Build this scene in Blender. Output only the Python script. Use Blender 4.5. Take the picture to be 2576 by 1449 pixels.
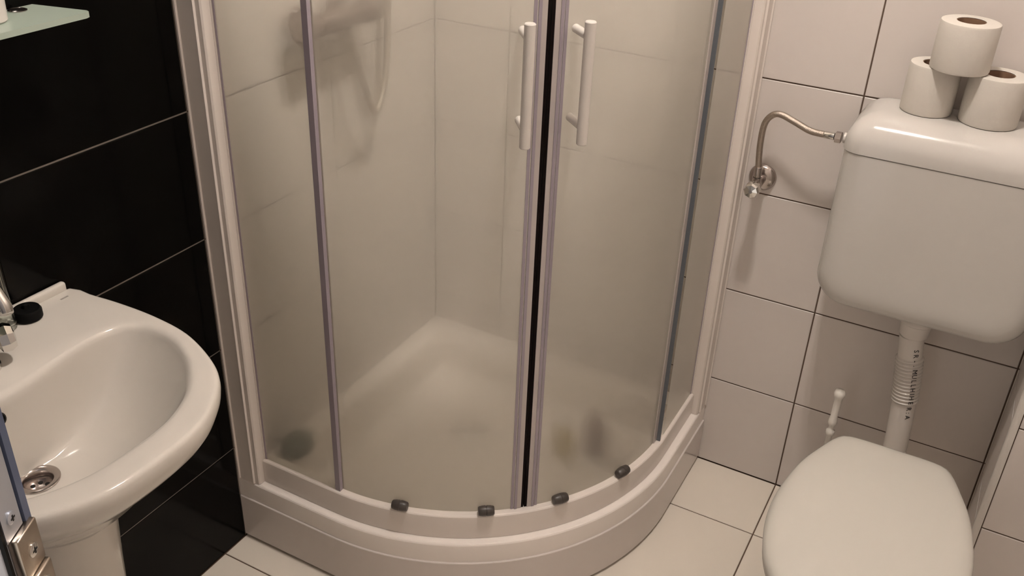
import bpy, bmesh, math, random
from mathutils import Vector, Matrix

random.seed(4)
S = bpy.context.scene
for o in list(bpy.data.objects):
    bpy.data.objects.remove(o, do_unlink=True)
COL = S.collection

# ------------------------------------------------------------------ camera
CAM = Vector((1.2502, -1.9480, 1.5919))
RT = Vector((0.87727, 0.47861, 0.03641)); UP = Vector((-0.26637, 0.42233, 0.86642)); FW = Vector((-0.39930, 0.76979, -0.49798))
cd = bpy.data.cameras.new('camera'); cam = bpy.data.objects.new('camera', cd); COL.objects.link(cam)
cd.sensor_fit = 'HORIZONTAL'; cd.sensor_width = 36.0; cd.lens = 36.0 * 2404.74 / 2576.0
cd.clip_start = 0.02
M = Matrix.Identity(4)
for i in range(3):
    M[i][0] = RT[i]; M[i][1] = UP[i]; M[i][2] = -FW[i]; M[i][3] = CAM[i]
cam.matrix_world = M
S.camera = cam

# ------------------------------------------------------------------ world, exposure, light values
w = bpy.data.worlds.new('world'); S.world = w; w.use_nodes = True
bg = w.node_tree.nodes['Background']
bg.inputs[0].default_value = (1.0, 0.92, 0.84, 1); bg.inputs[1].default_value = 1.05
S.view_settings.view_transform = 'Standard'; S.view_settings.look = 'None'
S.view_settings.gamma = 1.0; S.view_settings.use_curve_mapping = False
S.view_settings.exposure = 0.0
S.cycles.sample_clamp_indirect = 60.0      # keeps light that enters the cabin through the frosted panes
LAMP_POS = (0.90, -0.77, 2.69)
TUBE_STRENGTH = 865.0
LAMP_COLOR = (1.0, 0.925, 0.845)

# ------------------------------------------------------------------ materials
def mat(name, col, rough=0.5, metal=0.0, spec=0.5, trans=0.0, ior=1.45, noise=None, bump=None, emit=None, coat=0.0):
    m = bpy.data.materials.new(name); m.use_nodes = True
    nt = m.node_tree; b = nt.nodes['Principled BSDF']
    b.inputs['Base Color'].default_value = (*col, 1)
    b.inputs['Roughness'].default_value = rough
    b.inputs['Metallic'].default_value = metal
    b.inputs['Specular IOR Level'].default_value = spec
    b.inputs['Transmission Weight'].default_value = trans
    b.inputs['IOR'].default_value = ior
    b.inputs['Coat Weight'].default_value = coat
    if emit:
        b.inputs['Emission Color'].default_value = (*emit[0], 1); b.inputs['Emission Strength'].default_value = emit[1]
    if noise:
        sc, amt, col2 = noise
        tc = nt.nodes.new('ShaderNodeTexCoord'); n = nt.nodes.new('ShaderNodeTexNoise')
        n.inputs['Scale'].default_value = sc; n.inputs['Detail'].default_value = 4
        mx = nt.nodes.new('ShaderNodeMix'); mx.data_type = 'RGBA'
        rp = nt.nodes.new('ShaderNodeMapRange'); rp.inputs[1].default_value = 0.8; rp.inputs[2].default_value = 0.75
        rp.inputs[3].default_value = 0; rp.inputs[4].default_value = amt
        nt.links.new(tc.outputs['Object'], n.inputs['Vector']); nt.links.new(n.outputs['Fac'], rp.inputs[0])
        nt.links.new(rp.outputs[0], mx.inputs[0])
        mx.inputs[6].default_value = (*col, 1); mx.inputs[7].default_value = (*col2, 1)
        nt.links.new(mx.outputs[2], b.inputs['Base Color'])
    if bump:
        sc, st = bump
        tc = nt.nodes.new('ShaderNodeTexCoord'); n = nt.nodes.new('ShaderNodeTexNoise'); n.inputs['Scale'].default_value = sc
        bp = nt.nodes.new('ShaderNodeBump'); bp.inputs['Strength'].default_value = st; bp.inputs['Distance'].default_value = 0.002
        nt.links.new(tc.outputs['Object'], n.inputs['Vector']); nt.links.new(n.outputs['Fac'], bp.inputs['Height'])
        nt.links.new(bp.outputs[0], b.inputs['Normal'])
    return m

M_TILE = mat('white_wall_tile', (0.66, 0.60, 0.575), 0.32, spec=0.4, noise=(3.0, 0.5, (0.62, 0.57, 0.53)), bump=(18, 0.05))
M_BLACK = mat('black_wall_tile', (0.0012, 0.0011, 0.0010), 0.14, spec=0.10, noise=(6, 0.6, (0.0022, 0.0019, 0.0016)))
M_FLOOR = mat('floor_tile', (0.74, 0.675, 0.60), 0.38, spec=0.4, noise=(5.0, 0.6, (0.68, 0.62, 0.54)), bump=(25, 0.06))
M_GROUT = mat('brown_grout', (0.135, 0.085, 0.058), 0.9, noise=(40, 0.6, (0.09, 0.06, 0.045)))
M_GROUTL = mat('pale_grout', (0.40, 0.37, 0.33), 0.9, noise=(30, 0.7, (0.24, 0.21, 0.18)))
M_PAINT = mat('ceiling_paint', (0.75, 0.71, 0.66), 0.8, bump=(60, 0.1))
M_CERAM = mat('white_ceramic', (0.60, 0.56, 0.51), 0.10, spec=0.5, noise=(2.0, 0.3, (0.58, 0.54, 0.49)))
M_PLAST = mat('white_plastic', (0.64, 0.595, 0.555), 0.24, spec=0.5)
M_CIST = mat('cistern_plastic', (0.54, 0.515, 0.485), 0.13, spec=0.5)
M_LID = mat('toilet_lid_plastic', (0.565, 0.54, 0.49), 0.13, spec=0.5)
M_ACRYL = mat('white_acrylic', (0.64, 0.58, 0.55), 0.18, spec=0.5)
M_BASIN = mat('lightened_white_acrylic', (0.80, 0.735, 0.69), 0.16, spec=0.5)  # tray acrylic made paler than the apron, standing in for light inside the cabin
M_ALU = mat('white_lacquered_profile', (0.70, 0.635, 0.59), 0.25, spec=0.5)
M_GLASS = mat('frosted_glass', (0.80, 0.785, 0.70), 0.3)
def frosted(m):
    nt = m.node_tree; nt.nodes.clear(); N = nt.nodes.new; out = N('ShaderNodeOutputMaterial')
    tc = N('ShaderNodeTexCoord'); nz = N('ShaderNodeTexNoise'); nz.inputs['Scale'].default_value = 420; nz.inputs['Detail'].default_value = 2
    bp = N('ShaderNodeBump'); bp.inputs['Strength'].default_value = 0.12; bp.inputs['Distance'].default_value = 0.001
    nt.links.new(tc.outputs['Object'], nz.inputs['Vector']); nt.links.new(nz.outputs['Fac'], bp.inputs['Height'])
    df = N('ShaderNodeBsdfDiffuse'); df.inputs[0].default_value = (0.95, 0.91, 0.845, 1)
    tl = N('ShaderNodeBsdfTranslucent'); tl.inputs[0].default_value = (0.90, 0.90, 0.84, 1)
    rf = N('ShaderNodeBsdfRefraction'); rf.inputs['Color'].default_value = (0.985, 0.98, 0.935, 1); rf.inputs['Roughness'].default_value = 0.60; rf.inputs['IOR'].default_value = 1.06
    gl = N('ShaderNodeBsdfGlossy'); gl.inputs['Roughness'].default_value = 0.32; gl.inputs['Color'].default_value = (1, 1, 1, 1)
    tr = N('ShaderNodeBsdfTransparent'); tr.inputs[0].default_value = (0.98, 0.985, 0.93, 1)
    m1 = N('ShaderNodeMixShader'); m1.inputs[0].default_value = 0.12       # diffuse | translucent
    m4 = N('ShaderNodeMixShader'); m4.inputs[0].default_value = 0.32       # blurred | straight transmission
    m2 = N('ShaderNodeMixShader'); m2.inputs[0].default_value = 0.73       # haze | image-forming transmission
    m3 = N('ShaderNodeMixShader'); fr = N('ShaderNodeFresnel'); fr.inputs['IOR'].default_value = 1.25
    L = nt.links.new
    for n_ in (rf, gl): L(bp.outputs[0], n_.inputs['Normal'])
    L(df.outputs[0], m1.inputs[1]); L(tl.outputs[0], m1.inputs[2]); L(m1.outputs[0], m2.inputs[1]); L(rf.outputs[0], m4.inputs[1]); L(tr.outputs[0], m4.inputs[2]); L(m4.outputs[0], m2.inputs[2])
    L(fr.outputs[0], m3.inputs[0]); L(m2.outputs[0], m3.inputs[1]); L(gl.outputs[0], m3.inputs[2]); L(m3.outputs[0], out.inputs[0])
frosted(M_GLASS)
M_GLASSIN = mat('glass_inner_face', (0.95, 0.96, 0.93), 0.0)
_nt = M_GLASSIN.node_tree; _t = _nt.nodes.new('ShaderNodeBsdfTransparent'); _t.inputs[0].default_value = (0.975, 0.985, 0.965, 1)
_nt.links.new(_t.outputs[0], _nt.nodes['Material Output'].inputs[0])
M_SEAL = mat('violet_grey_seal', (0.33, 0.285, 0.325), 0.35, spec=0.5)
M_SEAL2 = mat('pale_grey_seal', (0.48, 0.43, 0.41), 0.3, spec=0.5)
M_GAP = mat('black_magnet_strip', (0.006, 0.003, 0.003), 0.7, spec=0.1)
M_ROLLER = mat('dark_roller_plastic', (0.055, 0.046, 0.042), 0.35)
M_CHROME = mat('chrome', (0.72, 0.70, 0.67), 0.10, metal=1.0)
M_BRAID = mat('braided_steel', (0.42, 0.36, 0.31), 0.33, metal=1.0, bump=(700, 0.5))
M_VALVE = mat('dull_chrome', (0.50, 0.45, 0.43), 0.20, metal=1.0)
M_DARK = mat('dark_hole', (0.01, 0.008, 0.007), 0.8)
M_PAPER = mat('tissue_paper', (0.62, 0.58, 0.53), 0.95, spec=0.1, noise=(60, 0.3, (0.58, 0.54, 0.49)), bump=(120, 0.3))
M_CARD = mat('roll_cardboard', (0.24, 0.145, 0.095), 0.9, spec=0.1)
M_SHELF = mat('green_frosted_glass', (0.47, 0.55, 0.47), 0.28, trans=0.25, ior=1.4)
M_CLEAR = mat('clear_glass', (0.95, 0.97, 0.93), 0.02, trans=1.0, ior=1.45)
M_INK = mat('black_ink', (0.012, 0.010, 0.010), 0.7)
M_GREYINK = mat('grey_ink', (0.30, 0.27, 0.24), 0.6)
M_RUBBER = mat('black_rubber', (0.003, 0.003, 0.003), 0.5, spec=0.12)
M_DOOR = mat('door_paint', (0.50, 0.51, 0.56), 0.35)
M_DOORBLUE = mat('blue_grey_strip', (0.075, 0.095, 0.16), 0.35)  # flat blue-grey strip along one side of the door edge
M_STEEL = mat('lock_steel', (0.42, 0.36, 0.30), 0.28, metal=1.0)
M_STEEL2 = mat('faceplate_steel', (0.48, 0.50, 0.56), 0.35, metal=0.7)
M_BROWNB = mat('brown_bottle_plastic', (0.16, 0.07, 0.035), 0.3)
M_YELLOWB = mat('yellow_bottle_plastic', (0.46, 0.34, 0.09), 0.3)
M_SPONGE = mat('dark_sponge', (0.06, 0.075, 0.05), 0.9)
M_TUBE = mat('lamp_tube', (1, 1, 1), 0.4, emit=(LAMP_COLOR, TUBE_STRENGTH))

# ------------------------------------------------------------------ helpers
def obj(name, verts, faces, m, parent=None, smooth=False, angle=None):
    me = bpy.data.meshes.new(name); me.from_pydata([tuple(v) for v in verts], [], faces); me.update()
    return fin(name, me, m, parent, smooth, angle)
def fin(name, me, m, parent=None, smooth=False, angle=None):
    b = bmesh.new(); b.from_mesh(me); bmesh.ops.recalc_face_normals(b, faces=b.faces)
    if angle is not None:
        for e in b.edges:
            if len(e.link_faces) == 2 and e.calc_face_angle(0) > math.radians(angle): e.smooth = False
    b.to_mesh(me); b.free()
    if smooth or angle is not None:
        for p in me.polygons: p.use_smooth = True
    o = bpy.data.objects.new(name, me); COL.objects.link(o)
    if m: me.materials.append(m)
    if parent: o.parent = parent
    return o
def thing(name, label, cat, loc=(0, 0, 0), group=None, rotz=0.0):
    o = bpy.data.objects.new(name, None); COL.objects.link(o); o.location = loc; o.rotation_euler = (0, 0, rotz)
    o.empty_display_size = 0.05
    return tag(o, label, cat, group)
def tag(o, label, cat, group=None):
    o['label'] = label; o['category'] = cat
    if group: o['group'] = group
    return o
def struct(o, label, cat):
    o['kind'] = 'structure'; o['label'] = label; o['category'] = cat; return o
class MB:
    def __init__(s): s.v = []; s.f = []
    def add(s, v, f):
        n = len(s.v); s.v += [Vector(p) for p in v]; s.f += [tuple(i + n for i in q) for q in f]; return s
    def build(s, name, m, parent=None, smooth=False, angle=None): return obj(name, s.v, s.f, m, parent, smooth, angle)
def box(a, b):
    x0, y0, z0 = a; x1, y1, z1 = b
    v = [(x0,y0,z0),(x1,y0,z0),(x1,y1,z0),(x0,y1,z0),(x0,y0,z1),(x1,y0,z1),(x1,y1,z1),(x0,y1,z1)]
    return v, [(0,3,2,1),(4,5,6,7),(0,1,5,4),(1,2,6,5),(2,3,7,6),(3,0,4,7)]
def rbox(name, a, b, r, m, parent=None, seg=4):
    me = bpy.data.meshes.new(name); v, f = box(a, b); me.from_pydata(v, [], f)
    bm = bmesh.new(); bm.from_mesh(me)
    bmesh.ops.bevel(bm, geom=list(bm.edges), offset=r, segments=seg, affect='EDGES', profile=0.5)
    bm.to_mesh(me); bm.free()
    return fin(name, me, m, parent, angle=50)
def rings(loops, closed=True, cap0=True, cap1=True):
    n = len(loops[0]); v = [p for L in loops for p in L]; f = []
    for i in range(len(loops) - 1):
        for j in range(n if closed else n - 1):
            k = (j + 1) % n
            f.append((i*n + j, i*n + k, (i+1)*n + k, (i+1)*n + j))
    if cap0: f.append(tuple(range(n - 1, -1, -1)))
    if cap1: f.append(tuple(range((len(loops)-1)*n, len(loops)*n)))
    return v, f
def frame(d):
    d = Vector(d).normalized(); a = Vector((0, 0, 1)) if abs(d.z) < 0.9 else Vector((1, 0, 0))
    u = d.cross(a).normalized(); return u, d.cross(u).normalized(), d
def lathe(prof, o=(0,0,0), d=(0,0,1), n=32, cap0=True, cap1=True):
    u, w_, d = frame(d); o = Vector(o); L = []
    for r, h in prof:
        L.append([o + d*h + (u*math.cos(2*math.pi*i/n) + w_*math.sin(2*math.pi*i/n))*r for i in range(n)])
    return rings(L, True, cap0, cap1)
def tube(path, r, n=14, cap=True):
    P = [Vector(p) for p in path]; L = []; u = None
    for i, p in enumerate(P):
        t = (P[min(i+1, len(P)-1)] - P[max(i-1, 0)]).normalized()
        if u is None: u, w_, _ = frame(t)
        u = (u - t*u.dot(t)).normalized(); w_ = t.cross(u)
        rr = r[i] if isinstance(r, (list, tuple)) else r
        L.append([p + (u*math.cos(2*math.pi*k/n) + w_*math.sin(2*math.pi*k/n))*rr for k in range(n)])
    return rings(L, True, cap, cap)
def spline(P, n=8):
    P = [Vector(p) for p in P]; out = []
    for i in range(len(P) - 1):
        p0, p1, p2, p3 = P[max(i-1,0)], P[i], P[i+1], P[min(i+2, len(P)-1)]
        for k in range(n):
            t = k/n
            out.append(0.5*((2*p1) + (p2-p0)*t + (2*p0-5*p1+4*p2-p3)*t*t + (3*p1-p0-3*p2+p3)*t*t*t))
    return out + [P[-1]]
def prism(poly, z0, z1):
    return rings([[(x, y, z0) for x, y in poly], [(x, y, z1) for x, y in poly]])

# ------------------------------------------------------------------ room shell with single tiles
TH, TW = 0.2511, 0.40
G = 0.0030            # grout joint width
RX, FY, CZ = 1.85, -2.02, 2.75
tile_cache = {}
def tile_mesh(wd, ht, m):
    """tile in local XY, face +Z at z=0, body reaching down 3 mm, chamfered arris"""
    k = (round(wd, 3), round(ht, 3), m.name)
    if k in tile_cache: return tile_cache[k]
    a, b, c, t = wd/2, ht/2, 0.0010, 0.003
    L = [[(-a,-b,-t),(a,-b,-t),(a,b,-t),(-a,b,-t)], [(-a,-b,-c),(a,-b,-c),(a,b,-c),(-a,b,-c)],
         [(-a+c,-b+c,0),(a-c,-b+c,0),(a-c,b-c,0),(-a+c,b-c,0)]]
    v, f = rings(L, cap0=False)
    me = bpy.data.meshes.new('tile'); me.from_pydata(v, [], f); me.materials.append(m); me.update()
    tile_cache[k] = me; return me
def lay(parent, m, U, V, place, rot, skip=None, sub=None):
    for i in range(len(U) - 1):
        for j in range(len(V) - 1):
            u0, u1, v0, v1 = U[i], U[i+1], V[j], V[j+1]
            if skip and skip(u0, u1, v0, v1): continue
            mm = sub(u0, u1) if sub else m
            o = bpy.data.objects.new('tile', tile_mesh(u1-u0-G, v1-v0-G, mm)); COL.objects.link(o)
            o.parent = parent; o.location = place((u0+u1)/2, (v0+v1)/2); o.rotation_euler = rot
ZR = [0.0] + [TH*k for k in range(1, 11)] + [CZ]
D = 0.0020            # grout sits this far behind tile faces

v, f = box((-0.12, FY-0.1, -0.12), (RX+0.1, 0.12, -D))
floor = struct(obj('floor', v, f, M_GROUT), 'pale square floor tiles with brown grout lines', 'floor')
xs = [0.0] + [0.005 + 0.3333*k for k in range(1, 6)] + [RX]
ys = [FY] + [-0.2 - 0.3333*k for k in range(5, -1, -1)] + [0.0]
xs = [0.0] + [x for x in (0.3383, 0.6717, 1.005, 1.3383, 1.6717)] + [RX]
ys = [FY, -1.8665, -1.5332, -1.1999, -0.8666, -0.5333, -0.2, 0.0]
lay(floor, M_FLOOR, xs, ys, lambda a, b: (a, b, 0), (0, 0, 0))

v, f = box((-0.12, D, 0.0), (RX+0.1, 0.12, CZ))
wall_b = struct(obj('wall_back', v, f, M_GROUT), 'white tiled wall with brown grout behind the toilet', 'wall')
lay(wall_b, M_TILE, [0.0, 0.205, 0.605, 1.005, 1.423, 1.85], ZR, lambda a, b: (a, 0, b), (math.pi/2, 0, 0))

v, f = box((-0.12, FY, 0.0), (-D, -0.8, CZ))
wall_l = struct(obj('wall_left', v, f, M_GROUTL), 'glossy black tiled wall with pale grout behind the washbasin', 'wall')
lay(wall_l, M_BLACK, [FY, -2.0, -1.6, -1.2, -0.8], ZR, lambda a, b: (0, a, b), (math.pi/2, 0, math.pi/2))
v, f = box((-0.12, -0.8, 0.0), (-D, D, CZ))
wall_s = struct(obj('wall_shower', v, f, M_GROUT), 'white tiled wall inside the shower cabin', 'wall')
lay(wall_s, M_TILE, [-0.8, -0.4, 0.0], ZR, lambda a, b: (0, a, b), (math.pi/2, 0, math.pi/2))

v, f = box((RX+D, FY, 0.0), (RX+0.1, D, CZ))
wall_r = struct(obj('wall_right', v, f, M_GROUT), 'white tiled wall on the far side of the toilet', 'wall')
lay(wall_r, M_TILE, [FY, -1.6, -1.2, -0.8, -0.4, 0.0], ZR, lambda a, b: (RX, a, b), (math.pi/2, 0, -math.pi/2))

mb = MB()
mb.add(*box((0.90, FY-0.1, 0), (RX+0.1, FY, CZ))); mb.add(*box((-0.12, FY-0.1, 2.06), (0.90, FY, CZ))); mb.add(*box((-0.12, FY-0.1, 0), (0.03, FY, 2.06)))
struct(mb.build('wall_front', M_PAINT), 'painted wall with the door opening', 'wall')
v, f = box((-0.12, FY-0.1, CZ), (RX+0.1, 0.12, CZ+0.1))
struct(obj('ceiling', v, f, M_PAINT), 'plain pale ceiling', 'ceiling')

# tiled pipe boxing in the corner, right of the toilet
BX, BY = 1.4255, -0.220
v, f = box((BX+D, BY+D, 0.0), (RX-0.001, -0.001, CZ))
boxing = struct(obj('wall_boxing', v, f, M_GROUT), 'white tiled pipe boxing beside the toilet', 'wall')
lay(boxing, M_TILE, [BX+0.013, 1.85], ZR, lambda a, b: (a, BY, b), (math.pi/2, 0, 0))
lay(boxing, M_TILE, [BY+0.013, -0.004], ZR, lambda a, b: (BX, a, b), (math.pi/2, 0, -math.pi/2))
poly = [(BX+0.0125, BY+0.002), (BX+0.0125, BY-0.0012)]
for k in range(7):
    a = math.radians(-90 - 15*k); poly.append((BX+0.009 + 0.0102*math.cos(a), BY+0.009 + 0.0102*math.sin(a)))
poly += [(BX-0.0012, BY+0.0125), (BX+0.002, BY+0.0125)]
v, f = prism(poly, 0.0, CZ)
o = obj('corner_trim', v, f, M_PLAST, boxing, angle=40)

# ------------------------------------------------------------------ ceiling lamp
lamp = thing('ceiling_lamp', 'twin tube lamp fixed under the ceiling', 'lamp', LAMP_POS)
rbox('lamp_housing', (-0.085, -0.13, 0.02), (0.085, 0.13, 0.059), 0.008, M_PLAST, lamp)
for s in (-1, 1):
    mb = MB(); mb.add(*lathe([(0.006, -0.08), (0.013, -0.076), (0.013, 0.076), (0.006, 0.08)], (s*0.035, 0, 0.0), (0, 1, 0), 16))
    mb.build('lamp_tube', M_TUBE, lamp, angle=50)
    for e in (-1, 1):
        v, f = box((s*0.035-0.012, e*0.09-0.008, -0.012), (s*0.035+0.012, e*0.09+0.008, 0.022)); obj('tube_holder', v, f, M_PLAST, lamp)

# ------------------------------------------------------------------ shower tray
CX, CY = 0.25, -0.25
def qpath(R, x0, y1, ns=5, na=40):
    P = [(x0 + (CX-x0)*i/ns, CY-R) for i in range(ns)]
    P += [(CX + R*math.cos(math.radians(-90+90*i/na)), CY + R*math.sin(math.radians(-90+90*i/na))) for i in range(na+1)]
    P += [(CX+R, CY + (y1-CY)*i/ns) for i in range(1, ns+1)]
    return P
tray = thing('shower_tray', 'white quadrant shower tray on the pale floor tiles', 'shower tray', (0, 0, 0))
def loop(R, ins, z):
    e = max(ins, 0.0015)
    return [(x, y, z) for x, y in qpath(R, e, -e)] + [(e, -e, z)]
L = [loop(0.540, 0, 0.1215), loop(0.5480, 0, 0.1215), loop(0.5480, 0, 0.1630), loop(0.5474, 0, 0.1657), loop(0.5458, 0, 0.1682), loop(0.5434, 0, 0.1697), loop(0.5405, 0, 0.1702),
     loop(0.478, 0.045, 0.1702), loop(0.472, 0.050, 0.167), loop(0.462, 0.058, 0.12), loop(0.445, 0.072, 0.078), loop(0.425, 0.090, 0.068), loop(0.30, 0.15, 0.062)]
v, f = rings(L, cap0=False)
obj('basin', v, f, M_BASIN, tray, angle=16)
def sweep(sec, x0, y1):
    """closed cross-section (R,z) swept along the quadrant path; sections capped at both ends"""
    L = [[(x, y, z) for x, y in qpath(R, x0, y1)] for R, z in sec]; n = len(L[0]); k = len(L)
    v = [p for q in L for p in q]; f = []
    for i in range(k):
        for j in range(n-1): f.append((i*n+j, i*n+j+1, ((i+1) % k)*n+j+1, ((i+1) % k)*n+j))
    f.append(tuple(i*n for i in range(k))); f.append(tuple(i*n+n-1 for i in range(k))[::-1])
    return v, f
v, f = sweep([(0.5505, 0.006), (0.5520, 0.009), (0.5520, 0.1195), (0.5512, 0.1210), (0.5500, 0.1213), (0.536, 0.1213), (0.536, 0.006)], 0.0015, -0.0015)
obj('apron', v, f, M_ACRYL, tray, angle=16)
v, f = lathe([(0.045, 0), (0.045, 0.003), (0.038, 0.006), (0.0, 0.007)], (0.27, -0.27, 0.0615), cap1=False)
obj('drain_cover', v, f, M_CHROME, tray, angle=40)

# ------------------------------------------------------------------ shower enclosure
encl = thing('shower_enclosure', 'curved shower cabin with frosted glass sliding doors and white frame', 'shower cabin', (0, 0, 0.1705))
HT = 1.83; ZB = 0.1710
def P(o): return o
def epart(name, vf, m, parent=None, **k):
    v, f = vf
    return obj(name, [(p[0], p[1], p[2]-0.1705) for p in v], f, m, parent or encl, **k)
rail = [(0.501, ZB), (0.530, ZB), (0.530, 0.2235), (0.5294, 0.2262), (0.5276, 0.2282), (0.5250, 0.2290), (0.503, 0.2290), (0.501, 0.227)]
epart('bottom_rail', sweep(rail, 0.0585, -0.0585), M_ALU, angle=16)
epart('top_rail', sweep([(r, 2.001 - z) for r, z in rail], 0.0585, -0.0585), M_ALU, angle=60)
prof = [(0.0012,-0.760),(0.0012,-0.7995),(0.0025,-0.8010),(0.0050,-0.8010),(0.0065,-0.7978),(0.0405,-0.7975),(0.0415,-0.7995),(0.0440,-0.7995),(0.0455,-0.7955),
        (0.0545,-0.7950),(0.0575,-0.7925),(0.0580,-0.7900),(0.0580,-0.7755),(0.0600,-0.7750),(0.0600,-0.7725),(0.0560,-0.7720),(0.0560,-0.760)]
epart('wall_profile', prism(prof, ZB, HT), M_ALU, angle=16)
epart('wall_profile', prism([(-y, -x) for x, y in prof][::-1], ZB, HT), M_ALU, angle=16)
ZG0, ZG1 = 0.2295, 1.771
pane = [(0.0605, -0.7715), (0.2485, -0.7715), (0.2485, -0.7665), (0.0605, -0.7665)]
def strip(x0, x1, y0=-0.7735, y1=-0.7645): return [(x0, y0), (x1, y0), (x1, y1), (x0, y1)]
def mirror(p): return [(-y, -x) for x, y in p][::-1]
def arc_slab(a0, a1, r0, r1, z0, z1, n=None):
    n = n or max(2, int(abs(a1-a0)/1.2)); A = [math.radians(a0 + (a1-a0)*i/n) for i in range(n+1)]
    poly = [(CX+r1*math.cos(a), CY+r1*math.sin(a)) for a in A] + [(CX+r0*math.cos(a), CY+r0*math.sin(a)) for a in reversed(A)]
    nn = len(poly); v = [(x, y, z0) for x, y in poly] + [(x, y, z1) for x, y in poly]; f = []
    for j in range(nn):
        k = (j+1) % nn; f.append((j, k, nn+k, nn+j))
    for j in range(n):
        f.append((j, j+1, nn-2-j, nn-1-j)); f.append((nn+j, nn+j+1, nn+nn-2-j, nn+nn-1-j))
    return v, f
fp = epart('fixed_pane', prism(pane, ZG0, ZG1), M_GLASS)
PANES = [(fp, lambda c: Vector((0, -1, 0)))]
epart('edge_seal', prism(strip(0.2490, 0.2610), ZG0, ZG1), M_SEAL, fp)
epart('frame_gasket', prism(strip(0.0610, 0.0650, -0.7730, -0.7718), ZG0, ZG1), M_SEAL, fp)
fp = epart('fixed_pane', prism(mirror(pane), ZG0, ZG1), M_GLASS)
PANES.append((fp, lambda c: Vector((1, 0, 0))))
fp['label'] = 'narrow fixed pane by the white tiles'
epart('edge_seal', prism(mirror(strip(0.2700, 0.2735)), ZG0, ZG1), mat('dark_slate_seal', (0.10, 0.11, 0.125), 0.4), fp)
epart('frame_gasket', prism(mirror(strip(0.0610, 0.0640, -0.7730, -0.7718)), ZG0, ZG1), M_SEAL, fp)
def frost_outside(o, outward):
    o.data.materials.append(M_GLASSIN)
    for p in o.data.polygons:
        p.material_index = 0 if outward(p.center).dot(p.normal) > 0.7 else 1
R0, R1 = 0.5090, 0.5135
def door(a_out, a_in, sgn, a_handle, rollers):
    d = epart('sliding_door', arc_slab(a_out, a_in, R0, R1, ZG0, ZG1), M_GLASS, smooth=False, angle=30)
    frost_outside(d, lambda c: Vector((c.x-CX, c.y-CY, 0)).normalized())
    # translucent edge seals: outer side, and two stepped lips beside the magnetic strip
    epart('side_seal', arc_slab(a_out, a_out - sgn*1.55, R0-0.002, R1+0.0022, ZG0, ZG1), M_SEAL2, d, angle=30)
    epart('inner_seal', arc_slab(a_in, a_in + sgn*1.05, R0-0.002, R1+0.0022, ZG0, ZG1), M_SEAL2, d, angle=30)
    epart('outer_lip', arc_slab(a_in + sgn*0.05, a_in - sgn*0.55, R1+0.0002, R1+0.0034, ZG0, ZG1), M_SEAL, d, angle=30)
    epart('inner_lip', arc_slab(a_in - sgn*0.75, a_in - sgn*1.35, R1+0.0002, R1+0.0018, ZG0, ZG1), M_SEAL, d, angle=30)
    epart('magnet_strip', arc_slab(a_in + sgn*1.05, a_in + sgn*1.62, R0-0.0035, R1+0.0005, ZG0, ZG1), M_GAP, d, angle=30)
    a = math.radians(a_handle); rd = Vector((math.cos(a), math.sin(a), 0)); c = Vector((CX, CY, 0)) + rd*0.566
    h = epart('handle', lathe([(0.0078, 1.034), (0.0090, 1.0355), (0.0090, 1.2285), (0.0078, 1.230)], c, (0, 0, 1), 20), M_PLAST, d, angle=25)
    for z in (1.206, 1.062):
        epart('handle_post', lathe([(0.0070, 0.0), (0.0070, 0.044)], Vector((CX, CY, z)) + rd*(R1+0.0002), rd, 16), M_PLAST, d, angle=40)
    for ra in rollers:
        a = math.radians(ra); rd = Vector((math.cos(a), math.sin(a), 0))
        mb = MB(); o = Vector((CX, CY, 0.2402)) + rd*(R1+0.0115); tg = Vector((-rd.y, rd.x, 0))
        mb.add(*lathe([(0.003, -0.0165), (0.0080, -0.0162), (0.0095, -0.0145), (0.0108, -0.0080), (0.0112, -0.0012), (0.0103, -0.0006), (0.0103, 0.0006), (0.0112, 0.0012), (0.0108, 0.0080), (0.0095, 0.0145), (0.0080, 0.0162), (0.003, 0.0165)], o, tg, 20))
        epart('roller', (mb.v, mb.f), M_ROLLER, d, angle=40)
    return d
for o_, fn in PANES: frost_outside(o_, fn)
door(-89.0, -47.55, 1, -50.7, (-73.8, -54.6))
door(-4.2, -44.05, -1, -41.1, (-37.4, -19.4))

# ------------------------------------------------------------------ things inside the shower, blurred by the glass
mix = thing('shower_mixer', 'chrome shower mixer on the white wall inside the shower cabin', 'shower mixer', (0.0, -0.43, 1.10))
mb = MB(); mb.add(*lathe([(0.012, -0.075), (0.022, -0.07), (0.024, 0.0), (0.022, 0.07), (0.012, 0.075)], (0.055, 0, 0), (0, 1, 0), 20))
for s in (-1, 1): mb.add(*lathe([(0.03, 0.0015), (0.028, 0.012), (0.012, 0.014), (0.012, 0.05)], (0, s*0.06, 0), (1, 0, 0), 18))
mb.build('mixer_body', M_VALVE, mix, angle=40)
for s in (-1, 1):
    mb = MB(); mb.add(*lathe([(0.010, 0.0755), (0.026, 0.08), (0.028, 0.115), (0.02, 0.122)], (0.055, 0, 0), (0, s, 0), 10))
    mb.build('handle', M_VALVE, mix, angle=40)
mb = MB(); mb.add(*tube(spline([(0.06, 0.02, -0.026), (0.07, 0.04, -0.12), (0.06, 0.10, -0.22), (0.05, 0.16, -0.12), (0.045, 0.18, 0.15), (0.05, 0.18, 0.55), (0.08, 0.18, 0.68)], 10), 0.0075, 10))
mb.build('hose', M_BRAID, mix, smooth=True)
mb = MB(); mb.add(*lathe([(0.012, 0), (0.014, 0.1), (0.04, 0.13), (0.042, 0.145), (0.03, 0.15)], (0.075, 0.18, 0.66), (0.35, 0, 0.94), 18))
mb.build('shower_head', M_CHROME, mix, angle=40)
v, f = lathe([(0.02, 0.0), (0.036, 0.002), (0.040, 0.012), (0.040, 0.042), (0.032, 0.05)], (0, 0, 0), (0, 0, 1), 22)
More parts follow.
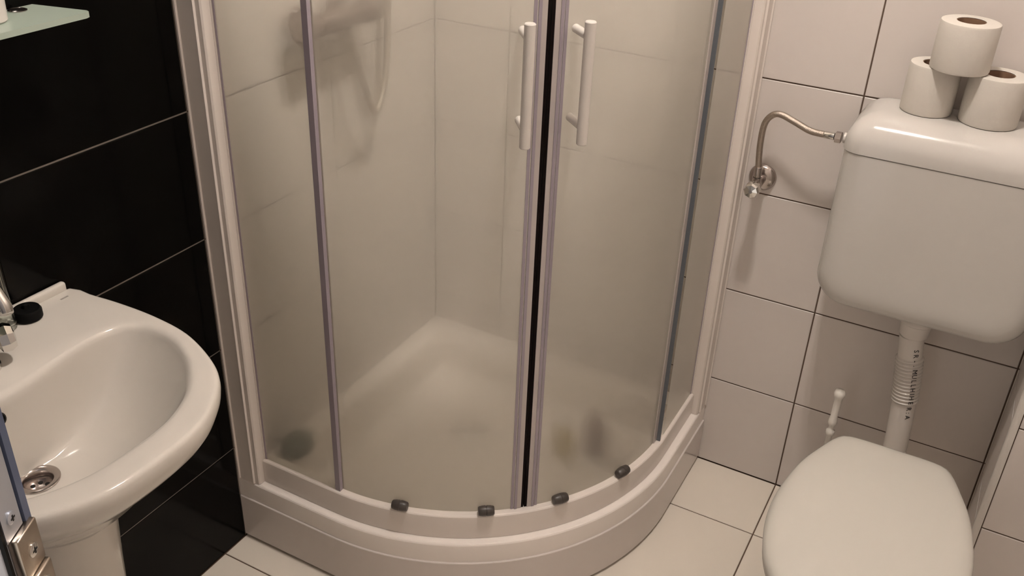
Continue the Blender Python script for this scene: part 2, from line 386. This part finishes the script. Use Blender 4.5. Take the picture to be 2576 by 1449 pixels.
o = obj('bath_sponge', [(p[0]*0.8, p[1]*1.15, p[2]*0.75) for p in v], f, M_SPONGE, smooth=True); o.location = (0.055, -0.655, 0.1708)
tag(o, 'dark bath sponge on the tray rim behind the left fixed pane of the cabin', 'sponge')
def bottle(name, loc, h, r, m, capm, label, rot=0.0):
    t = thing(name, label, 'bottle', loc, None, rot)
    v, f = lathe([(r*0.85, 0.0), (r, 0.006), (r, h*0.62), (r*0.8, h*0.74), (r*0.38, h*0.80)], n=20)
    obj('bottle_body', [(p[0]*1.2, p[1]*0.8, p[2]) for p in v], f, m, t, angle=40)
    v, f = lathe([(r*0.42, h*0.8005), (r*0.44, h*0.98), (r*0.36, h)], n=16); obj('bottle_cap', v, f, capm, t, angle=40)
bottle('shampoo_bottle', (0.580, -0.205, 0.0755), 0.125, 0.024, M_BROWNB, M_BROWNB, 'brown bottle on the tray floor behind the frosted sliding door')
bottle('shower_gel_bottle', (0.515, -0.240, 0.0690), 0.105, 0.021, M_YELLOWB, M_PLAST, 'yellow bottle on the tray floor behind the frosted sliding door')

# ------------------------------------------------------------------ washbasin on its pedestal
WY = -1.333; WZ = 0.800
sink = thing('washbasin', 'white ceramic washbasin on a pedestal against the black tiles', 'washbasin', (0.0, WY, 0.0))
half_o = [(0.0, 0.449), (0.074, 0.443), (0.130, 0.418), (0.174, 0.382), (0.205, 0.333), (0.232, 0.262), (0.2415, 0.190), (0.2415, 0.120), (0.236, 0.060), (0.224, 0.003)]
half_i = [(0.0, 0.400), (0.062, 0.395), (0.116, 0.374), (0.152, 0.344), (0.184, 0.305), (0.207, 0.253), (0.210, 0.205), (0.194, 0.172), (0.150, 0.158), (0.090, 0.160), (0.0, 0.168)]
DC = Vector((0.198, -0.012))      # drain centre (x, y local)
def outline(half, c, n):
    pts = [Vector((x, y)) for y, x in half]; full = pts + [Vector((p.x, -p.y)) for p in reversed(pts) if abs(p.y) > 1e-6]
    full = [Vector((p.x, p.y, 0)) for p in full]
    if abs(half[-1][0]) > 1e-6:                     # open at the back: close along the wall
        k = len(half); a, b = full[k-1], full[k]
        full = full[:k] + [a.lerp(b, t) for t in (0.25, 0.5, 0.75)] + full[k:]
    m_ = len(full); dense = []
    for i in range(m_):
        p0, p1, p2, p3 = full[i-1], full[i], full[(i+1) % m_], full[(i+2) % m_]
        corner1 = abs(half[-1][0]) > 1e-6 and i in (len(half)-1, len(half)+3)
        for s in range(12):
            t = s/12; lin = abs(half[-1][0]) > 1e-6 and (len(half)-1 <= i <= len(half)+2)
            dense.append(p1.lerp(p2, t) if lin else 0.5*((2*p1) + (p2-p0)*t + (2*p0-5*p1+4*p2-p3)*t*t + (3*p1-p0-3*p2+p3)*t*t*t))
    out = []
    for k in range(n):
        a = 2*math.pi*k/n; d = Vector((math.cos(a), math.sin(a))); best = None
        for i in range(len(dense)):
            p, q = dense[i], dense[(i+1) % len(dense)]
            e = Vector((q.x-p.x, q.y-p.y)); w0 = Vector((p.x-c.x, p.y-c.y))
            den = d.x*e.y - d.y*e.x
            if abs(den) < 1e-12: continue
            t = (w0.x*e.y - w0.y*e.x)/den; s = (w0.x*d.y - w0.y*d.x)/den
            if t > 0 and -1e-6 <= s <= 1+1e-6 and (best is None or t > best): best = t
        out.append(best)
    return out
NS = 120; C0 = Vector((0.24, 0.0))
ro = outline(half_o, C0, NS); ri = outline(half_i, C0, NS)
def pt(k, r, z):
    a = 2*math.pi*k/NS; return Vector((max(C0.x + r*math.cos(a), 0.0015), C0.y + r*math.sin(a), z))
L = []
for s, z in [(0.44, 0.640), (0.50, 0.655), (0.62, 0.682), (0.76, 0.712), (0.86, 0.733), (0.935, 0.751), (0.975, 0.764), (0.994, 0.775)]:
    L.append([pt(k, ro[k]*s if math.cos(2*math.pi*k/NS) > -0.2 else ro[k]*max(s, 0.0) , z) for k in range(NS)])
for ins, z in [(0.0, 0.785), (0.0005, 0.793), (0.002, 0.7972), (0.0045, 0.7995), (0.008, 0.8002)]:
    L.append([pt(k, ro[k]-ins, z) for k in range(NS)])
for t in (0.25, 0.5, 0.75):
    L.append([pt(k, (ro[k]-0.008)*(1-t) + (ri[k]+0.008)*t, 0.8002) for k in range(NS)])
for ins, z in [(-0.008, 0.8000), (-0.003, 0.7985), (0.001, 0.7950), (0.004, 0.7895)]:
    L.append([pt(k, ri[k]-ins, z) for k in range(NS)])
for t in [0.03, 0.07, 0.12, 0.18, 0.25, 0.33, 0.42, 0.52, 0.63, 0.75, 0.88, 1.0]:
    row = []
    for k in range(NS):
        a = 2*math.pi*k/NS; e = pt(k, ri[k]-0.004, 0); dr = Vector((DC.x + 0.0205*math.cos(a), DC.y + 0.0205*math.sin(a), 0))
        p = e.lerp(dr, t); p.z = 0.662 + 0.1275*(1-t)**2.6 + 0.0
        row.append(p)
    L.append(row)
v, f = rings(L, cap1=False)
obj('bowl', v, f, M_CERAM, sink, angle=70)
rbox('back_upstand', (0.0012, -0.224, 0.795), (0.0130, 0.224, 0.8145), 0.005, M_CERAM, sink)
# pedestal
L = []
for z, rx, ry, cx in [(0.0, 0.125, 0.110, 0.15), (0.02, 0.122, 0.107, 0.15), (0.06, 0.108, 0.094, 0.148), (0.25, 0.104, 0.090, 0.148), (0.45, 0.110, 0.098, 0.15), (0.58, 0.116, 0.103, 0.155), (0.645, 0.122, 0.108, 0.16)]:
    L.append([(max(cx + rx*math.cos(2*math.pi*k/48), 0.02), ry*math.sin(2*math.pi*k/48), z) for k in range(48)])
v, f = rings(L); obj('pedestal', v, f, M_CERAM, sink, angle=60)
# waste outlet: flange, cup, strainer holes
o = Vector((DC.x, DC.y, 0.6615))
v, f = lathe([(0.0305, 0.0012), (0.0305, 0.0026), (0.0275, 0.0040), (0.0225, 0.0033), (0.0195, 0.000), (0.0195, -0.013), (0.0, -0.014)], o, n=36, cap0=False, cap1=False)
wo = obj('waste_outlet', v, f, M_VALVE, sink, angle=45)
for k in range(6):
    a = 2*math.pi*k/6 + 0.3; v, f = lathe([(0.0034, 0.0), (0.0034, 0.0006)], o + Vector((0.0110*math.cos(a), 0.0110*math.sin(a), -0.0136)), n=12)
    obj('strainer_hole', v, f, M_DARK, wo)
v, f = lathe([(0.0085, -0.003), (0.0095, 0.001), (0.0075, 0.002), (0.0070, -0.002), (0.0, -0.002)], (0.1755, -0.028, 0.771), (0.93, 0, 0.36), 20, cap1=False)
obj('overflow_hole', v, f, M_DARK, sink, angle=40)
v, f = box((0, 0, 0), (0.0035, 0.014, 0.0002))
lg = obj('maker_mark', v, f, M_GREYINK, sink); lg.location = (0.0285, 0.196, 0.8003); lg.rotation_euler = (0, 0, 0.0)

# basin mixer tap with two faceted knobs
tap = thing('basin_tap', 'chrome basin tap with faceted knobs on the washbasin', 'tap', (0.0954, -1.324, 0.8004))
mb = MB(); mb.add(*lathe([(0.028, 0), (0.028, 0.006), (0.022, 0.012), (0.019, 0.03), (0.022, 0.05), (0.016, 0.062), (0.010, 0.066)], n=28))
mb.build('tap_body', M_CHROME, tap, angle=40)
mb = MB(); mb.add(*tube(spline([(0.0, 0, 0.067), (0.003, 0, 0.12), (0.03, 0, 0.16), (0.07, 0, 0.165), (0.095, 0, 0.14), (0.098, 0, 0.125)], 8), 0.009, 16))
mb.build('spout', M_CHROME, tap, smooth=True)
for s in (-1, 1):
    d = Vector((0.45, s*0.89, 0.08)).normalized(); o = Vector((0.004, s*0.016, 0.036))
    mb = MB(); mb.add(*lathe([(0.009, 0.0), (0.009, 0.012), (0.011, 0.0125), (0.0205, 0.017), (0.0215, 0.028), (0.017, 0.036), (0.006, 0.038)], o, d, 9))
    mb.build('tap_knob', M_CHROME, tap)

# tumbler and plug on the basin deck
tb = thing('tumbler', 'slim clear glass tumbler on the washbasin beside the tap', 'glass', (0.0310, -1.2360, 0.8006))
v, f = lathe([(0.0, 0.0), (0.0165, 0.0), (0.0172, 0.002), (0.0150, 0.12), (0.0138, 0.12), (0.0155, 0.010), (0.0, 0.009)], n=32, cap0=False, cap1=False)
obj('tumbler_wall', v, f, M_CLEAR, tb, angle=40)
pl = thing('sink_plug', 'round black plug on the washbasin by the black tiles', 'plug', (0.0345, -1.1985, 0.8006))
v, f = lathe([(0.019, 0.0), (0.0212, 0.002), (0.0212, 0.013), (0.019, 0.017), (0.010, 0.0185), (0.0, 0.0185)], n=32, cap1=False)
obj('plug_disc', v, f, M_RUBBER, pl, angle=40)
v, f = lathe([(0.006, 0.0187), (0.005, 0.024), (0.0, 0.0255)], n=14, cap1=False); obj('plug_knob', v, f, M_RUBBER, pl, angle=40)

# ------------------------------------------------------------------ glass shelf on the black wall
sh = thing('glass_shelf', 'frosted greenish glass shelf on the black tiles above the washbasin', 'shelf', (0.0, 0.0, 1.232))
xe, ye = 0.097, -1.037
poly = [(0.0015, ye-0.021), (xe-0.009, ye), (xe-0.003, ye-0.002), (xe, ye-0.009), (xe, -1.64), (0.0015, -1.64)]
v, f = prism(poly, 0, 0.008); obj('shelf_board', v, f, M_SHELF, sh)
for y in (-1.093, -1.60):
    v, f = lathe([(0.0130, 0.0082), (0.0130, 0.0092), (0.0105, 0.0102), (0.0085, 0.0092), (0.0, 0.0092)], (0.0165, y, 0), n=24, cap1=False); obj('screw_cap', v, f, M_VALVE, sh, angle=40)
v, f = lathe([(0.026, 0.0), (0.028, 0.002), (0.031, 0.095), (0.0295, 0.095), (0.0265, 0.004), (0.0, 0.004)], n=32, cap1=False)
o = obj('shelf_cup', v, f, M_PLAST, None, angle=40); o.location = (0.0335, -1.155, 1.2402); tag(o, 'white cup standing on the glass shelf', 'cup')

# ------------------------------------------------------------------ cistern
cis = thing('cistern', 'white plastic toilet cistern hung on the white tiles', 'cistern', (1.2065, 0.0, 0.0))
CW = 0.1985; CF = -0.178
def rrect_xz(w, z0, z1, r, n=8, top=0.004):
    """outline in XZ: large radius at the bottom corners, small at the top"""
    P = []
    for cx, cz, a0, rr in [(-w+r, z0+r, 180, r), (w-r, z0+r, 270, r), (w-top, z1-top, 0, top), (-w+top, z1-top, 90, top)]:
        for k in range(n+1):
            a = math.radians(a0 + 90*k/n); P.append((cx + rr*math.cos(a), cz + rr*math.sin(a)))
    return P
L = []
for y, ins in [(-0.0015, 0.004), (-0.02, 0.0), (-0.120, 0.0), (-0.148, 0.003), (-0.163, 0.010), (-0.1715, 0.019), (-0.1755, 0.030), (-0.1775, 0.045), (-0.178, 0.06)]:
    ww = CW - ins*0.75
    L.append([(x, y, z) for x, z in rrect_xz(ww, 0.619 + ins, 0.9475, max(0.066 - ins*0.3, 0.02), 10, 0.003)])
v, f = rings(L); obj('cistern_body', v, f, M_CIST, cis, angle=50)
# lid: rounded dome
L = []
def rrect_xy(x1, y0, y1, r, n=8):
    P = []
    for cx, cy, a0, rr in [(-x1+r, y0+r, 180, r), (x1-r, y0+r, 270, r), (x1-0.012, y1-0.012, 0, 0.012), (-x1+0.012, y1-0.012, 90, 0.012)]:
        for k in range(n+1):
            a = math.radians(a0+90*k/n); P.append((cx + rr*math.cos(a), cy + rr*math.sin(a)))
    return P
for ins, z in [(0.002, 0.9488), (0.0, 0.9496), (0.0, 0.952), (0.0, 0.968), (0.0025, 0.981), (0.009, 0.994), (0.018, 1.005), (0.030, 1.0125), (0.044, 1.0165), (0.060, 1.0180)]:
    L.append([(x, y, z) for x, y in rrect_xy(CW + 0.0004 - ins, CF - 0.0012 + ins*1.0, -0.0015 - ins*0.35, 0.034, 10)])
v, f = rings(L); obj('cistern_lid', v, f, M_CIST, cis, angle=50)
rbox('flush_button', (0.112, -0.115, 1.0182), (0.165, -0.045, 1.0420), 0.004, M_PLAST, cis)
mb = MB(); mb.add(*lathe([(0.034, 0.0), (0.036, -0.004), (0.036, -0.020), (0.031, -0.024), (0.029, -0.050), (0.026, -0.054)], (0.008, -0.088, 0.6185), n=28))
mb.build('outlet_collar', M_PLAST, cis, angle=40)
mb = MB(); mb.add(*lathe([(0.0105, 0.0), (0.0105, 0.013), (0.008, 0.014)], (-0.1990, -0.070, 0.938), (-1, 0, 0), 16))
mb.build('inlet_stub', M_PLAST, cis, angle=40)

# water supply: hose and angle valve
hose = thing('supply_hose', 'braided steel hose curving from the wall valve to the cistern', 'hose', (0.834, -0.05, 0.81))
pts = [(0.8355, -0.050, 0.832), (0.8310, -0.050, 0.880), (0.8325, -0.051, 0.925), (0.8445, -0.053, 0.9475), (0.8630, -0.056, 0.9545), (0.8930, -0.061, 0.9470), (0.9280, -0.066, 0.9365), (0.9560, -0.069, 0.9360)]
mb = MB(); mb.add(*tube([p - hose.location for p in spline(pts, 8)], 0.0066, 14)); mb.build('braid', M_BRAID, hose, smooth=True)
mb = MB(); mb.add(*lathe([(0.0068, 0), (0.0075, 0.001), (0.0075, 0.020), (0.0055, 0.021)], Vector((0.9560, -0.069, 0.9360)) - hose.location, (1, -0.03, 0.02), 14)); mb.build('ferrule', M_CHROME, hose, angle=40)
mb = MB(); mb.add(*lathe([(0.0095, 0.0215), (0.0115, 0.0225), (0.0115, 0.0335), (0.0100, 0.0345)], Vector((0.9560, -0.069, 0.9360)) - hose.location, (1, -0.03, 0.02), 6)); mb.build('hex_nut', M_VALVE, hose)
mb = MB(); mb.add(*lathe([(0.0085, 0), (0.0085, 0.022), (0.0068, 0.023)], Vector((0.8362, -0.050, 0.8105)) - hose.location, (-0.04, 0, 1), 14)); mb.build('ferrule', M_VALVE, hose, angle=40)
val = thing('angle_valve', 'chrome angle valve with round wall plate on the white tiles', 'valve', (0.8375, 0.0, 0.792))
v, f = lathe([(0.030, 0.0008), (0.0295, 0.003), (0.025, 0.009), (0.014, 0.013)], (0, 0, 0), (0, -1, 0), 32); obj('wall_plate', v, f, M_VALVE, val, angle=40)
mb = MB(); mb.add(*lathe([(0.0105, 0.0132), (0.0105, 0.058), (0.0125, 0.059), (0.0125, 0.066)], (0, 0, 0), (0, -1, 0), 18)); mb.add(*lathe([(0.0100, 0.0), (0.0100, 0.0178), (0.008, 0.018)], (-0.0012, -0.05, 0.0), (0, 0, 1), 16))
mb.build('valve_body', M_VALVE, val, angle=40)
mb = MB(); mb.add(*lathe([(0.009, 0.0665), (0.016, 0.068), (0.0170, 0.074), (0.0170, 0.088), (0.014, 0.093), (0.004, 0.094)], (0, 0, 0), (0, -1, 0), 8)); mb.build('valve_knob', M_CHROME, val)

# flush pipe between cistern and toilet, with corrugated sleeve and printed letters
pipe = thing('flush_pipe', 'white corrugated flush pipe between cistern and toilet', 'pipe', (1.245, -0.09, 0.20))
def pc(z):          # pipe axis
    t = (0.565 - z)/(0.565 - 0.29); t = max(0, min(1, t))
    return Vector((1.2125 + 0.030*t + 0.004*math.sin(t*math.pi), -0.088 - 0.004*t, z))
L = []; path = []; rad = []
for i in range(0, 241):
    z = 0.5640 - (0.5640-0.285)*i/240
    r = 0.0245
    if 0.408 < z < 0.5145: r = 0.0254 + 0.0026*math.cos((z-0.408)/0.0082*2*math.pi + math.pi)
    path.append(pc(z) - pipe.location); rad.append(r)
e = path[-1]
for p, r in [((0.002, -0.006, -0.025), 0.0245), ((0.002, -0.030, -0.048), 0.0245), ((0.002, -0.075, -0.058), 0.0245), ((0.002, -0.125, -0.058), 0.0245)]:
    path.append(e + Vector(p)); rad.append(r)
v, f = tube(path, rad, 24); obj('pipe_sleeve', v, f, M_PLAST, pipe, smooth=True)
def lettering(txt, z, size, ang):
    cu = bpy.data.curves.new('print', 'FONT'); cu.body = txt; cu.size = size; cu.align_x = 'CENTER'; cu.align_y = 'CENTER'; cu.extrude = 0.0002; cu.resolution_u = 2
    t = bpy.data.objects.new('tmp', cu); COL.objects.link(t); bpy.context.view_layer.update()
    me = bpy.data.meshes.new_from_object(t.evaluated_get(bpy.context.evaluated_depsgraph_get())); bpy.data.objects.remove(t, do_unlink=True)
    me.name = 'print'; me.materials.append(M_INK)
    o = bpy.data.objects.new('printed_lettering', me); COL.objects.link(o); o.parent = pipe
    a = math.radians(ang); out = Vector((math.cos(a), math.sin(a), 0)); r = 0.0247 if not 0.408 < z < 0.5145 else 0.0277
    X = (pc(z-0.01) - pc(z+0.01)).normalized(); Y = out.cross(X).normalized()
    mm = Matrix.Identity(4); p = pc(z) - pipe.location + out*(r+0.0002)
    for i in range(3): mm[i][0] = X[i]; mm[i][1] = Y[i]; mm[i][2] = out[i]; mm[i][3] = p[i]
    o.matrix_basis = mm
for k, (ch, z) in enumerate([('S', 0.540), ('R', 0.5285), ('-', 0.5165), ('.', 0.508), ('M', 0.4935), ('U', 0.4825), ('L', 0.4715), ('L', 0.4615), ('H', 0.4505), ('I', 0.4405), ('H', 0.4310), ('E', 0.4190),
                             ('R', 0.4020), (':', 0.3920), ('A', 0.3810)]):
    lettering(ch, z, 0.0145, -58)

# ------------------------------------------------------------------ toilet
TX = 1.2445
wc = thing('toilet', 'white floor toilet with closed lid under the cistern', 'toilet', (TX, 0.0, 0.0))
def lid_half(s=1.0, grow=0.0):
    """half outline from back centre to front centre: (dx, y)"""
    P = [(0.0, -0.2830), (0.060, -0.2830), (0.092, -0.2880), (0.110, -0.3040), (0.130, -0.3480), (0.152, -0.4100), (0.1655, -0.4800), (0.1710, -0.5500), (0.1640, -0.6250), (0.1420, -0.7000), (0.100, -0.7580), (0.050, -0.7860), (0.0, -0.7950)]
    return P
def smooth_loop(n=96, grow=0.0, cy=-0.53):
    P = lid_half(); full = P + [(-x, y) for x, y in reversed(P[1:-1])]
    V = [Vector((x, y, 0)) for x, y in full]; m_ = len(V); dense = []
    for i in range(m_):
        p0, p1, p2, p3 = V[i-1], V[i], V[(i+1) % m_], V[(i+2) % m_]
        for k in range(8):
            t = k/8; dense.append(0.5*((2*p1)+(p2-p0)*t+(2*p0-5*p1+4*p2-p3)*t*t+(3*p1-p0-3*p2+p3)*t*t*t))
    out = []; tot = 0; nD = len(dense); acc = [0]
    for i in range(nD): acc.append(acc[-1] + (dense[(i+1) % nD]-dense[i]).length)
    for k in range(n):
        s = acc[-1]*k/n; i = max(j for j in range(nD) if acc[j] <= s); t = (s-acc[i])/(acc[i+1]-acc[i])
        out.append(dense[i].lerp(dense[(i+1) % nD], t))
    res = []
    for k in range(n):
        tg = (out[(k+1) % n]-out[k-1]).normalized(); nrm = Vector((tg.y, -tg.x, 0))
        if nrm.dot(out[k]-Vector((0, cy, 0))) < 0: nrm = -nrm
        res.append(out[k] + nrm*grow)
    return res
def lid_ring(ins, z):
    if ins > 0.012:
        k = 1.0 - (ins-0.012)/0.19
        return [(p.x*k, (p.y+0.53)*k - 0.53, z) for p in smooth_loop(96, -0.012)]
    return [(p.x, p.y, z) for p in smooth_loop(96, -ins)]
L = [lid_ring(0.004, 0.4000), lid_ring(0.0005, 0.4015), lid_ring(0.0, 0.406), lid_ring(0.0015, 0.412), lid_ring(0.006, 0.4175), lid_ring(0.014, 0.4220), lid_ring(0.026, 0.4250), lid_ring(0.045, 0.4270)]
base = [Vector(p) for p in lid_ring(0.045, 0)]; c = Vector((0, -0.53, 0))
for t, z in [(0.3, 0.4285), (0.6, 0.4298), (0.9, 0.4305)]:
    L.append([tuple((p.lerp(c, t)).to_2d()) + (z,) for p in base])
v, f = rings(L); obj('toilet_lid', v, f, M_LID, wc, angle=60)
L = [lid_ring(0.010, 0.3815), lid_ring(0.004, 0.383), lid_ring(0.002, 0.390), lid_ring(0.004, 0.3975), lid_ring(0.008, 0.3995)]
v, f = rings(L); obj('seat_ring', v, f, M_LID, wc, angle=60)
lb = smooth_loop(96, -0.014)
def bowl_ring(sx, sy, cy, z): return [(p.x*sx, (p.y+0.53)*sy + cy, z) for p in lb]
L = [bowl_ring(0.62, 0.80, -0.47, 0.0), bowl_ring(0.60, 0.78, -0.47, 0.02), bowl_ring(0.54, 0.70, -0.46, 0.08), bowl_ring(0.58, 0.68, -0.465, 0.16), bowl_ring(0.74, 0.78, -0.49, 0.25), bowl_ring(0.90, 0.92, -0.515, 0.31), bowl_ring(0.985, 0.99, -0.528, 0.35), bowl_ring(1.0, 1.0, -0.53, 0.372), bowl_ring(0.99, 0.99, -0.53, 0.3805)]
v, f = rings(L); obj('toilet_bowl', v, f, M_CERAM, wc, angle=60)
for s in (-1, 1):
    v, f = lathe([(0.008, -0.02), (0.010, -0.018), (0.010, 0.018), (0.008, 0.02)], (s*0.075, -0.2735, 0.3900), (1, 0, 0), 14); obj('lid_hinge', v, f, M_LID, wc, angle=40)
v, f = lathe([(0.031, 0.0), (0.031, 0.025), (0.027, 0.03)], (0.0, -0.262, 0.2270), (0, 1, 0), 24); obj('inlet_spigot', v, f, M_CERAM, wc, angle=40)

# ------------------------------------------------------------------ toilet brush, its handle rising behind the lid
br = thing('toilet_brush', 'toilet brush with white handle against the tiles behind the toilet', 'toilet brush', (1.106, -0.095, 0.0))
v, f = lathe([(0.046, 0.0), (0.048, 0.003), (0.043, 0.13), (0.040, 0.13), (0.044, 0.006), (0.0, 0.006)], n=28, cap1=False); obj('brush_holder', v, f, M_PLAST, br, angle=40)
v, f = lathe([(0.0065, 0.02), (0.0065, 0.2650), (0.0095, 0.268), (0.0095, 0.278), (0.0060, 0.282), (0.0060, 0.290), (0.0088, 0.296), (0.0100, 0.300), (0.0092, 0.308), (0.0078, 0.315), (0.0082, 0.350), (0.0090, 0.366), (0.0115, 0.372), (0.0122, 0.379), (0.0095, 0.386), (0.0, 0.388)], n=20, cap1=False)
obj('brush_handle', v, f, mat('milky_plastic', (0.76, 0.72, 0.67), 0.25), br, angle=60)

# ------------------------------------------------------------------ toilet rolls stacked on the cistern
def toilet_roll(loc, label, RR, RH, tilt=(0, 0, 0)):
    t = thing('toilet_roll', label, 'toilet roll', loc, 'toilet rolls on the cistern'); t.rotation_euler = tilt
    rc = 0.0245
    prof = [(rc, 0.0), (RR-0.004, 0.0), (RR-0.001, 0.001), (RR, 0.004), (RR, RH-0.004), (RR-0.001, RH-0.001), (RR-0.004, RH), (rc, RH)]
    v, f = lathe(prof, n=48, cap0=False, cap1=False); obj('paper', v, f, M_PAPER, t, angle=45)
    v, f = lathe([(rc-0.0001, 0.0005), (rc-0.0001, RH-0.0008), (rc-0.0014, RH-0.0008), (rc-0.0014, 0.0005)], n=32, cap0=False, cap1=False); obj('cardboard_core', v, f, M_CARD, t, angle=45)
    v, f = box((RR-0.004, -0.0010, 0.002), (RR+0.0006, 0.0030, RH-0.002)); fl = obj('loose_end', v, f, M_PAPER, t); fl.rotation_euler = (0, 0, random.uniform(1.0, 2.4))
toilet_roll((1.1255, -0.0640, 1.0183), 'narrower toilet roll on the cistern, under the topmost roll near the hose', 0.0460, 0.0900)
toilet_roll((1.2330, -0.0680, 1.0183), 'toilet roll on the cistern lid, under the topmost roll and beside the flush button', 0.0505, 0.0895)
toilet_roll((1.1640, -0.0850, 1.1087), 'topmost toilet roll standing on two others', 0.0505, 0.0860)

# ------------------------------------------------------------------ open room door: edge with lock plate
ang = math.atan2(0.457, 0.89); Rr = Vector((0.668, -1.627)); n2 = Vector((0.89, 0.457)).normalized(); w2 = Vector((0.457, -0.89)).normalized()
LEAF = 0.66; TH_D = 0.040
hp = Rr - n2*LEAF
dr = thing('door_1', 'pale blue-white room door standing open in front of the washbasin', 'door', (hp.x, hp.y, 0.008), None, ang)
dr['kind'] = 'structure'
# local: +x along the leaf, -y across the thickness towards the camera side
rbox('door_leaf', (0.0, -TH_D, 0.0), (LEAF-0.004, 0.0, 2.03), 0.0025, M_DOOR, dr, 2)
v, f = box((LEAF-0.0038, -0.0085, 0.90), (LEAF+0.0004, -0.0005, 1.80)); obj('edge_band', v, f, M_DOORBLUE, dr)
v, f = box((LEAF-0.0038, -0.0400, 0.002), (LEAF-0.0005, -0.0368, 2.02)); obj('edge_seal', v, f, M_RUBBER, dr)
v, f = box((LEAF-0.0038, -0.0350, 1.0455), (LEAF-0.0008, -0.0110, 1.20)); fpz = obj('lock_faceplate', v, f, M_STEEL2, dr)
def screw(x, y, z, r, m, parent):
    v, f = lathe([(r, 0.0), (r, 0.0012), (r*0.75, 0.0020)], (x, y, z), (1, 0, 0), 18); s = obj('screw', v, f, m, parent, angle=40)
    mb = MB(); mb.add(*box((x+0.0017, y-r*0.5, z-0.0007), (x+0.0023, y+r*0.5, z+0.0007))); mb.add(*box((x+0.0017, y-0.0007, z-r*0.5), (x+0.0023, y+0.0007, z+r*0.5)))
    mb.build('screw_slot', M_DARK, parent)
screw(LEAF-0.0008, -0.0235, 1.0625, 0.0055, M_STEEL2, fpz)
lk = rbox('latch_case', (LEAF-0.0038, -0.0315, 1.003), (LEAF+0.0050, -0.0025, 1.0445), 0.0012, M_STEEL, dr, 2)
screw(LEAF+0.0050, -0.0170, 1.0235, 0.0062, M_CHROME, lk)
lb2 = rbox('latch_bolt', (LEAF-0.0030, -0.0315, 0.940), (LEAF+0.0085, -0.0025, 1.0022), 0.0015, M_STEEL, dr, 2)
screw(LEAF+0.0085, -0.0170, 0.990, 0.0050, M_CHROME, lb2)
mb = MB()
for z in (0.25, 1.75): mb.add(*lathe([(0.008, z-0.045), (0.008, z+0.045)], (-0.010, -0.012, 0), n=14))
mb.build('hinge', M_STEEL, dr, angle=40)
